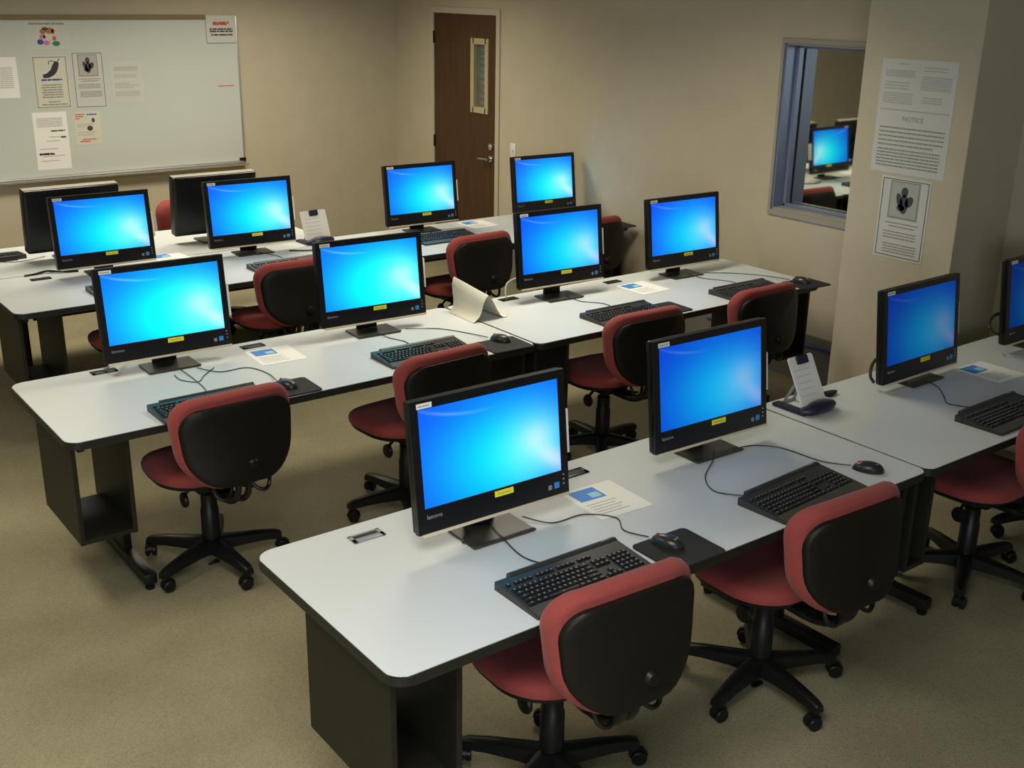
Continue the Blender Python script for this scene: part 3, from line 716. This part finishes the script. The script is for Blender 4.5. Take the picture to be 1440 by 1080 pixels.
mice = [(1.045, .125, .35, .006, 'black mouse with red wheel on the mat nearest the camera', [(1.03, .19, H + .012), (1.01, .28), (1.05, .36), (.98, .44), (.86, .45), (.80, .53, H + .01)]),
 (2.045, .130, .55, 0, 'black mouse without a mat, between front keyboard and chair top', [(2.015, .18, H + .01), (1.97, .28), (1.95, .44), (1.88, .52), (1.78, .53, H + .008)]),
 (.745, 2.085, .3, .006, 'mouse on the mat beside the leftmost middle-row chair', [(.735, 2.15, H + .012), (.76, 2.3), (.72, 2.42), (.6, 2.43), (.53, 2.52, H + .01)]),
 (1.875, 2.105, .4, .006, 'mouse on the mat at the middle-row desk seam', [(1.85, 2.17, H + .012), (1.83, 2.3), (1.75, 2.45), (1.6, 2.52, H + .01)]),
 (4.02, 2.05, .3, .006, 'mouse on the overhanging mat at the right end of the middle row', [(4.0, 2.12, H + .012), (3.97, 2.3), (3.85, 2.45), (3.7, 2.52, H + .01)]),
 (4.20, 3.93, .3, .006, 'mouse on the overhanging mat at the right end of the back row', [(4.19, 4.0, H + .012), (4.2, 4.2), (4.15, 4.4, H + .01)])]
for i, (x, y, rz, dz, lab, P) in enumerate(mice):
    o = MO if i == 0 else dup(MO)
    o.location = (x, y, H + dz + .0005); o.rotation_euler = (0, 0, rz); o['label'] = lab; o['group'] = 'black mice'; mice[i] = (o, P)
for o, P in mice: cable(o, P)

# loose cables
def loose(P, lab, r=.003, mat='cable'):
    b = B(); tube(b, smooth_path(P), r, 6); o = obj('cable', b, mat); tag(o, lab, 'cable'); return o
loose([(.62, .60, H + .004), (.57, .52, H + .02), (.55, .50, H + .0035), (.60, .47, H + .0035)], 'short black cable behind the nearest monitor foot')
loose([(.19, 2.735, H + .002), (.205, 2.71, H + .02), (.23, 2.70, H + .045), (.26, 2.74, H + .05), (.30, 2.78, H + .03)], 'grey-blue plug cable rising from the left middle-row grommet', .006, 'grey')
loose([(2.375, 2.725, H + .002), (2.38, 2.74, H + .04), (2.40, 2.75, H + .08), (2.44, 2.72, H + .11), (2.50, 2.66, H + .12)], 'pale cable rising from the grommet behind the folded leaflet', .0045, 'cable_white')
loose([(.37, 4.64, H + .005), (.43, 4.65, H + .005), (.50, 4.66, H + .012), (.56, 4.62, H + .01), (.66, 4.60, H + .005)], 'dark cable lying left of the leftmost back-row monitor', .007)
loose([(2.22, 4.42, H + .005), (2.13, 4.36, H + .006), (2.02, 4.36, H + .006), (1.92, 4.42, H + .006)], 'dark cable beside the foot of the second back-row monitor', .005)
loose([(.60, 2.50, H + .003), (.52, 2.42, H + .003), (.47, 2.36, H + .003), (.42, 2.42, H + .003), (.42, 2.5, H + .003)], 'thin cable loop in front of the left middle-row monitor foot', .002)
loose([(3.82, .62, H + .09), (3.70, .64, H + .10), (3.66, .66, H + .14), (3.72, .68, H + .175), (3.84, .68, H + .18)], 'black cable loop sticking out left of the monitor at the right photo edge', .008)
loose([(2.80, .66, H + .03), (2.785, .67, H + .06), (2.80, .68, H + .10), (2.84, .69, H + .12)], 'black cable bunch behind the left edge of the pillar monitor', .007)
loose([(3.74, .62, H + .005), (3.70, .60, H + .02), (3.75, .55, H + .003), (3.85, .52, H + .003)], 'thin pale cable under the monitor at the right photo edge', .003, 'cable_white')
loose([(XW - .02, 3.1, .22), (XW - .022, 2.7, .25), (XW - .022, 2.2, .245), (XW - .02, 1.80, .23)], 'blue network cable running low along the wall left of the pillar', .007, 'blue_cable')
b = B(); prism(b, [(-.035, -.01), (-.012, -.018), (.04, -.002), (.012, .014), (-.03, .018)], 0, .018, 'z', .003)
o = obj('adapter_plug', b, 'plastic', None, (2.585, .715, H)); tag(o, 'small black plug lying right of the navy document holder on the front row', 'plug')

# sheets lying on the desks
def desk_sheet(x, y, rz, lab, w=.216, h=.232):
    t = sheet('instruction_sheet', lab, 'paper', w, h, 'paper', (x, y, H + .0006), (0, 0, 0), 'white sheets with a blue picture lying on desks')
    for c in t.children: pass
    b = B(); box(b, -.085, .02, -.0012, -.0006, .02, .10); obj('blue_picture', b, 'photo_blue', t, smooth=0)
    b = B(); box(b, -.03, .01, -.0018, -.0010, .03, .065); obj('picture_highlight', b, 'photo_cyan', t, smooth=0)
    body(t, w, [(-.01 - i * .018, -.085, .085, .7 - .1 * (i % 2)) for i in range(5)], 'ink_light', seed=41, h=.004)
    t.rotation_euler = (-PI / 2, 0, rz)
    return t
desk_sheet(1.118, .488, -.05, 'white sheet with a blue picture right of the nearest monitor')
desk_sheet(3.44, .50, -.03, 'white sheet with a blue picture right of the pillar monitor')
desk_sheet(.905, 2.520, -.06, 'white sheet with a blue picture between the two left middle-row monitors')
desk_sheet(3.172, 2.49, .02, 'white sheet with a blue picture between the two right middle-row monitors')
desk_sheet(3.44, 4.49, .0, 'white sheet with a blue picture in front of the brown door')
desk_sheet(1.235, 4.66, .1, 'white sheet with a blue picture between the two left back-row monitors', .20, .18)

# document holders
def holder(x, y, rz, lab, s=1.0, pw=.150, ph=.205, tilt=.5):
    t = thing('document_holder', lab, 'document holder', (x, y, H), rz, None)
    b = B()
    P = smooth_path([(-.09, -.035, .016), (-.06, -.05, .02), (-.02, -.052, .028), (.03, -.05, .026), (.075, -.045, .022), (.10, -.04, .018)]); tube(b, P, .02, 12, [.013 + .010 * math.sin(PI * i / (len(P) - 1)) for i in range(len(P))])
    bmesh.ops.scale(b, vec=(1, 1.5, 1), verts=b.verts[:]); bmesh.ops.translate(b, verts=b.verts[:], vec=(0, .02, 0)); obj('front_lip', b, 'navy', t)
    b = B(); prism(b, rr(.05, .17, .012, 4), 0, .012, 'z', .003); bmesh.ops.translate(b, verts=b.verts[:], vec=(-.07, .03, 0)); obj('base', b, 'navy', t)
    b = B(); tube(b, [(-.03, .10, .006), (-.02, .05, .11)], .006, 8); tube(b, [(.03, .10, .006), (.02, .05, .11)], .006, 8); tube(b, [(-.05, .10, .006), (.04, .10, .006)], .006, 8); obj('rear_strut', b, 'grey', t)
    b = B(); prism(b, rr(pw, ph, .012, 4), 0, .006, 'y', .001)
    bmesh.ops.translate(b, verts=b.verts[:], vec=(0, 0, ph / 2)); o = obj('board', b, 'white', t, (0, -.03, .03), (-tilt, 0, 0))
    b = B(); prism(b, rr(.062, .036, .006, 3), -.012, .002, 'y', .002); bmesh.ops.translate(b, verts=b.verts[:], vec=(0, 0, ph - .018)); obj('clip', b, 'navy', o)
    b = B()
    for i in range(5): words(b, -pw * .38, pw * .36, ph * (.72 - i * .13), .004, seed=51 + i, y=-.0012, fill=.8)
    obj('printed_marks', b, 'thin_paper', o, smooth=0)
    return t
holder(2.375, .665, .0, 'white document holder with navy clip and base, left of the pillar monitor')
holder(2.185, 4.56, .05, 'white document holder with dark clip right of the second back-row monitor', pw=.19, ph=.19, tilt=.35)

# folded leaflet: bent card standing like a tent over the seam
def leaflet():
    t = thing('folded_leaflet', 'cream folded leaflet standing like a tent on the middle-row desk seam', 'leaflet', (2.05, 2.55, H))
    prof = smooth_path([(-.100, 0, .0), (-.066, 0, .022), (-.048, 0, .05), (-.040, 0, .08), (-.030, 0, .105), (-.012, 0, .126), (.0, 0, .128), (.022, 0, .10), (.050, 0, .05), (.080, 0, .010), (.105, 0, .003), (.118, 0, .012)], 4)
    b = B(); n = 8; th = .0012; rows = []
    for j in range(n + 1):
        v = j / n; y = -.115 + .23 * v; k = 1 + .38 * v; sh = -.035 * v
        rows.append([(b.verts.new((p.x * (1 - .1 * v) + sh * (p.z / .13), y + (.03 * (p.z / .13)) * (v), p.z * k)), b.verts.new((p.x * (1 - .1 * v) + sh * (p.z / .13), y + (.03 * (p.z / .13)) * v, p.z * k + th))) for p in prof])
    for j in range(n):
        for i in range(len(prof) - 1):
            for s in (0, 1): b.faces.new((rows[j][i][s], rows[j][i + 1][s], rows[j + 1][i + 1][s], rows[j + 1][i][s]))
    for j in (0, n):
        for i in range(len(prof) - 1): b.faces.new((rows[j][i][0], rows[j][i + 1][0], rows[j][i + 1][1], rows[j][i][1]))
    for i in (0, len(prof) - 1):
        for j in range(n): b.faces.new((rows[j][i][0], rows[j + 1][i][0], rows[j + 1][i][1], rows[j][i][1]))
    obj('card', b, 'cream_paper', t, smooth=60)
leaflet()

# ------------------------------------------------------------------ chairs
def make_chair():
    t = thing('office_chair', 'x', 'chair')
    # five-star base
    b = B(); lathe(b, [(.035, .065), (.042, .075), (.040, .11), (.032, .125), (.03, .14)], n=16)
    for k in range(5):
        a = 2 * PI * k / 5 + PI / 2; ca, sa = math.cos(a), math.sin(a)
        secs = [(.02, .030, .070, .118), (.10, .026, .078, .112), (.20, .021, .078, .104), (.27, .018, .072, .094), (.295, .016, .066, .084)]
        prev = None
        for (r_, hw, z0, z1) in [(p_[0], p_[1] * 1.25, p_[2] - .004, p_[3] + .008) for p_ in secs]:
            ring = [b.verts.new((r_ * ca - q * sa, r_ * sa + q * ca, z)) for (q, z) in ((-hw, z0), (hw, z0), (hw * .8, z1 - .006), (hw * .45, z1), (-hw * .45, z1), (-hw * .8, z1 - .006))]
            if prev:
                for i in range(6): b.faces.new((prev[i], prev[(i + 1) % 6], ring[(i + 1) % 6], ring[i]))
            else: b.faces.new(ring)
            prev = ring
        b.faces.new(prev)
    base = obj('star_base', b, 'plastic', t, smooth=35)
    for k in range(5):
        a = 2 * PI * k / 5 + PI / 2; px, py = .285 * math.cos(a), .285 * math.sin(a)
        b = B()
        ax = random.uniform(0, 6); dx, dy = math.cos(ax), math.sin(ax); m = Matrix.Translation((px + .014 * dy, py - .014 * dx, .026)) @ Matrix.Rotation(ax, 4, 'Z')
        for sgn in (-1, 1):
            q = B(); lathe(q, [(.008, -.009), (.022, -.009), (.0255, -.006), (.0255, .006), (.022, .009), (.008, .009)], (sgn * .014, 0, 0), 16, 'x')
            bmesh.ops.transform(q, matrix=m, verts=q.verts[:]); me = bpy.data.meshes.new('q'); q.to_mesh(me); b.from_mesh(me); bpy.data.meshes.remove(me); q.free()
        q = B(); lathe(q, [(.020, -.007), (.031, -.007), (.031, .007), (.020, .007)], (0, 0, .003), 16, 'x')
        for v in list(q.verts):
            if v.co.z < -.004: v.co.z = -.002
        bmesh.ops.transform(q, matrix=m, verts=q.verts[:]); me = bpy.data.meshes.new('q'); q.to_mesh(me); b.from_mesh(me); bpy.data.meshes.remove(me); q.free()
        lathe(b, [(.008, .03), (.008, .068)], (px, py, 0), 10)
        obj('caster', b, 'plastic', base)
    b = B(); lathe(b, [(.039, .13), (.038, .26), (.034, .265), (.033, .33), (.020, .335), (.020, .42)], n=16); obj('column', b, 'plastic', t)
    # mechanism and levers
    b = B(); box(b, -.08, .08, -.10, .10, .372, .428, .008); box(b, -.035, .035, -.20, -.06, .375, .40, .006); obj('mechanism', b, 'plastic', t)
    b = B(); P = smooth_path([(.06, -.02, .375), (.12, -.05, .35), (.17, -.08, .34)]); tube(b, P, .006); prism(b, rr(.05, .022, .009, 3), -.006, .006, 'z'); 
    for v in b.verts[-(2 * len(rr(.05, .022, .009, 3))):] if False else []: pass
    obj('lever', b, 'plastic', t)
    b = B(); tube(b, smooth_path([(-.05, 0, .38), (-.08, .0, .365), (-.10, .0, .345)]), .007); lathe(b, [(.004, -.012), (.030, -.008), (.034, 0), (.030, .008), (.004, .012)], (-.105, 0, .325), 14, 'x'); obj('tension_knob', b, 'plastic', t)
    # back support bar, curling under the seat and up behind the back
    b = B()
    P = smooth_path([(0, -.12, .385), (0, -.24, .39), (0, -.325, .43), (0, -.355, .50), (0, -.350, .60)])
    for s in (-.022, .022): tube(b, [(p.x + s, p.y, p.z) for p in P], .013, 8)
    obj('back_bar', b, 'black_metal', t)
    b = B()
    for s, w_ in ((-1, 1), (1, 1)):
        tube(b, smooth_path([(s * .03, -.32, .53), (s * .05, -.345, .475), (s * .08, -.36, .455), (s * .11, -.35, .47), (s * .12, -.33, .53)]), .008, 8)
    obj('adjuster_loop', b, 'black_metal', t)
    # seat
    b = B()
    layers(b, .47, .46, (.17, .17, .20, .20), [(.405, .035, .9), (.405, .03, 1), (.415, .012, 1), (.428, .008, 1)], 'z', n=8); obj('seat_pan', b, 'plastic', t, (0, .035, .02))
    b = B()
    def sb(x, y): return -.035 * max(0, (y - .08) / .16) ** 2 + .006 * (abs(x) / .25) ** 2
    layers(b, .47, .46, (.17, .17, .20, .20), [(.424, .012, 1), (.430, .002, 1), (.446, .0, 1), (.462, .006, 1), (.472, .02, 1), (.478, .045, 1), (.478, .06, .85), (.474, .06, .6), (.470, .06, .3), (.470, .06, .1)], 'z', sb, n=8); obj('seat', b, 'red', t, (0, .035, .02))
    # backrest
    def bb(x, z): return .045 * (abs(x) / .235) ** 2.2 - .02 * (z / .2) ** 2
    RAD = (.15, .15, .09, .09)
    b = B(); layers(b, .450, .322, RAD, [(.002, .06, .12), (.000, .06, .5), (.000, .03, .95), (.001, .010, 1), (.005, .002, 1), (.012, .0, 1), (.030, .002, 1), (.030, .03, .9)], 'y', bb, n=8, flare=.06)
    sh = obj('back_shell', b, 'shell', t, (0, -.385, .677), (-.10, 0, 0), smooth=50)
    b = B(); layers(b, .462, .350, RAD, [(.026, .03, .9), (.022, .014, 1), (.024, .004, 1), (.036, -.006, 1), (.058, -.010, 1), (.080, -.006, 1), (.096, .006, 1), (.106, .026, 1), (.110, .05, 1), (.106, .06, .8), (.104, .06, .5), (.104, .06, .1)], 'y', bb, n=8, flare=.06)
    obj('backrest', b, 'red', t, (0, -.385, .692), (-.10, 0, 0), smooth=60)
    b = B(); lathe(b, [(.004, -.016), (.018, -.014), (.024, -.006), (.026, .0)], (.03, -.002, -.09), 16, 'y'); obj('shell_cap', b, 'plastic', sh)
    return t
CH = make_chair()
chairs = [
 (.675, .200, -.05, 'red and black swivel chair nearest the camera, at the first keyboard'),
 (1.600, .170, -.04, 'second red and black swivel chair of the front row, under the nearest desk right end'),
 (2.915, .190, .02, 'front row swivel chair cut by the right photo edge, below the pillar monitor'),
 (3.66, .24, -.3, 'dark swivel chair at the far right edge, only its castors and base in view'),
 (.390, 2.140, .03, 'leftmost swivel chair of the middle row, full base visible on the carpet'),
 (1.345, 2.110, .06, 'second swivel chair of the middle row, behind the nearest monitor'),
 (2.545, 2.090, -.03, 'third swivel chair of the middle row, between the two front-row monitors'),
 (3.400, 2.085, -.0, 'rightmost swivel chair of the middle row, behind the second front monitor'),
 (.765, 4.02, .0, 'back row swivel chair hidden but for its red seat left of the leftmost middle-row monitor'),
 (1.600, 3.985, .0, 'back row swivel chair between the two left middle-row monitors'),
 (2.900, 4.005, .03, 'back row swivel chair just behind the folded leaflet'),
 (3.870, 4.00, .0, 'rightmost back row chair, only its red top edge showing by the wall'),
 (1.80, 5.53, PI - .1, 'red-backed chair facing us from behind the turned-away monitors'),
]
for i, (x, y, rz, lab) in enumerate(chairs):
    c = CH if i == 0 else dup(CH)
    c.location = (x, y, 0); c.rotation_euler = (0, 0, rz); c['label'] = lab; c['group'] = 'red and black swivel chairs'
    br = {0: .68, 1: .525 + .04, 4: .752 - .03, 5: .105, 6: -.08, 7: .5, 2: .80}.get(i, .3)
    for k in c.children:
        if k.name.startswith('star_base'): k.rotation_euler = (0, 0, br)
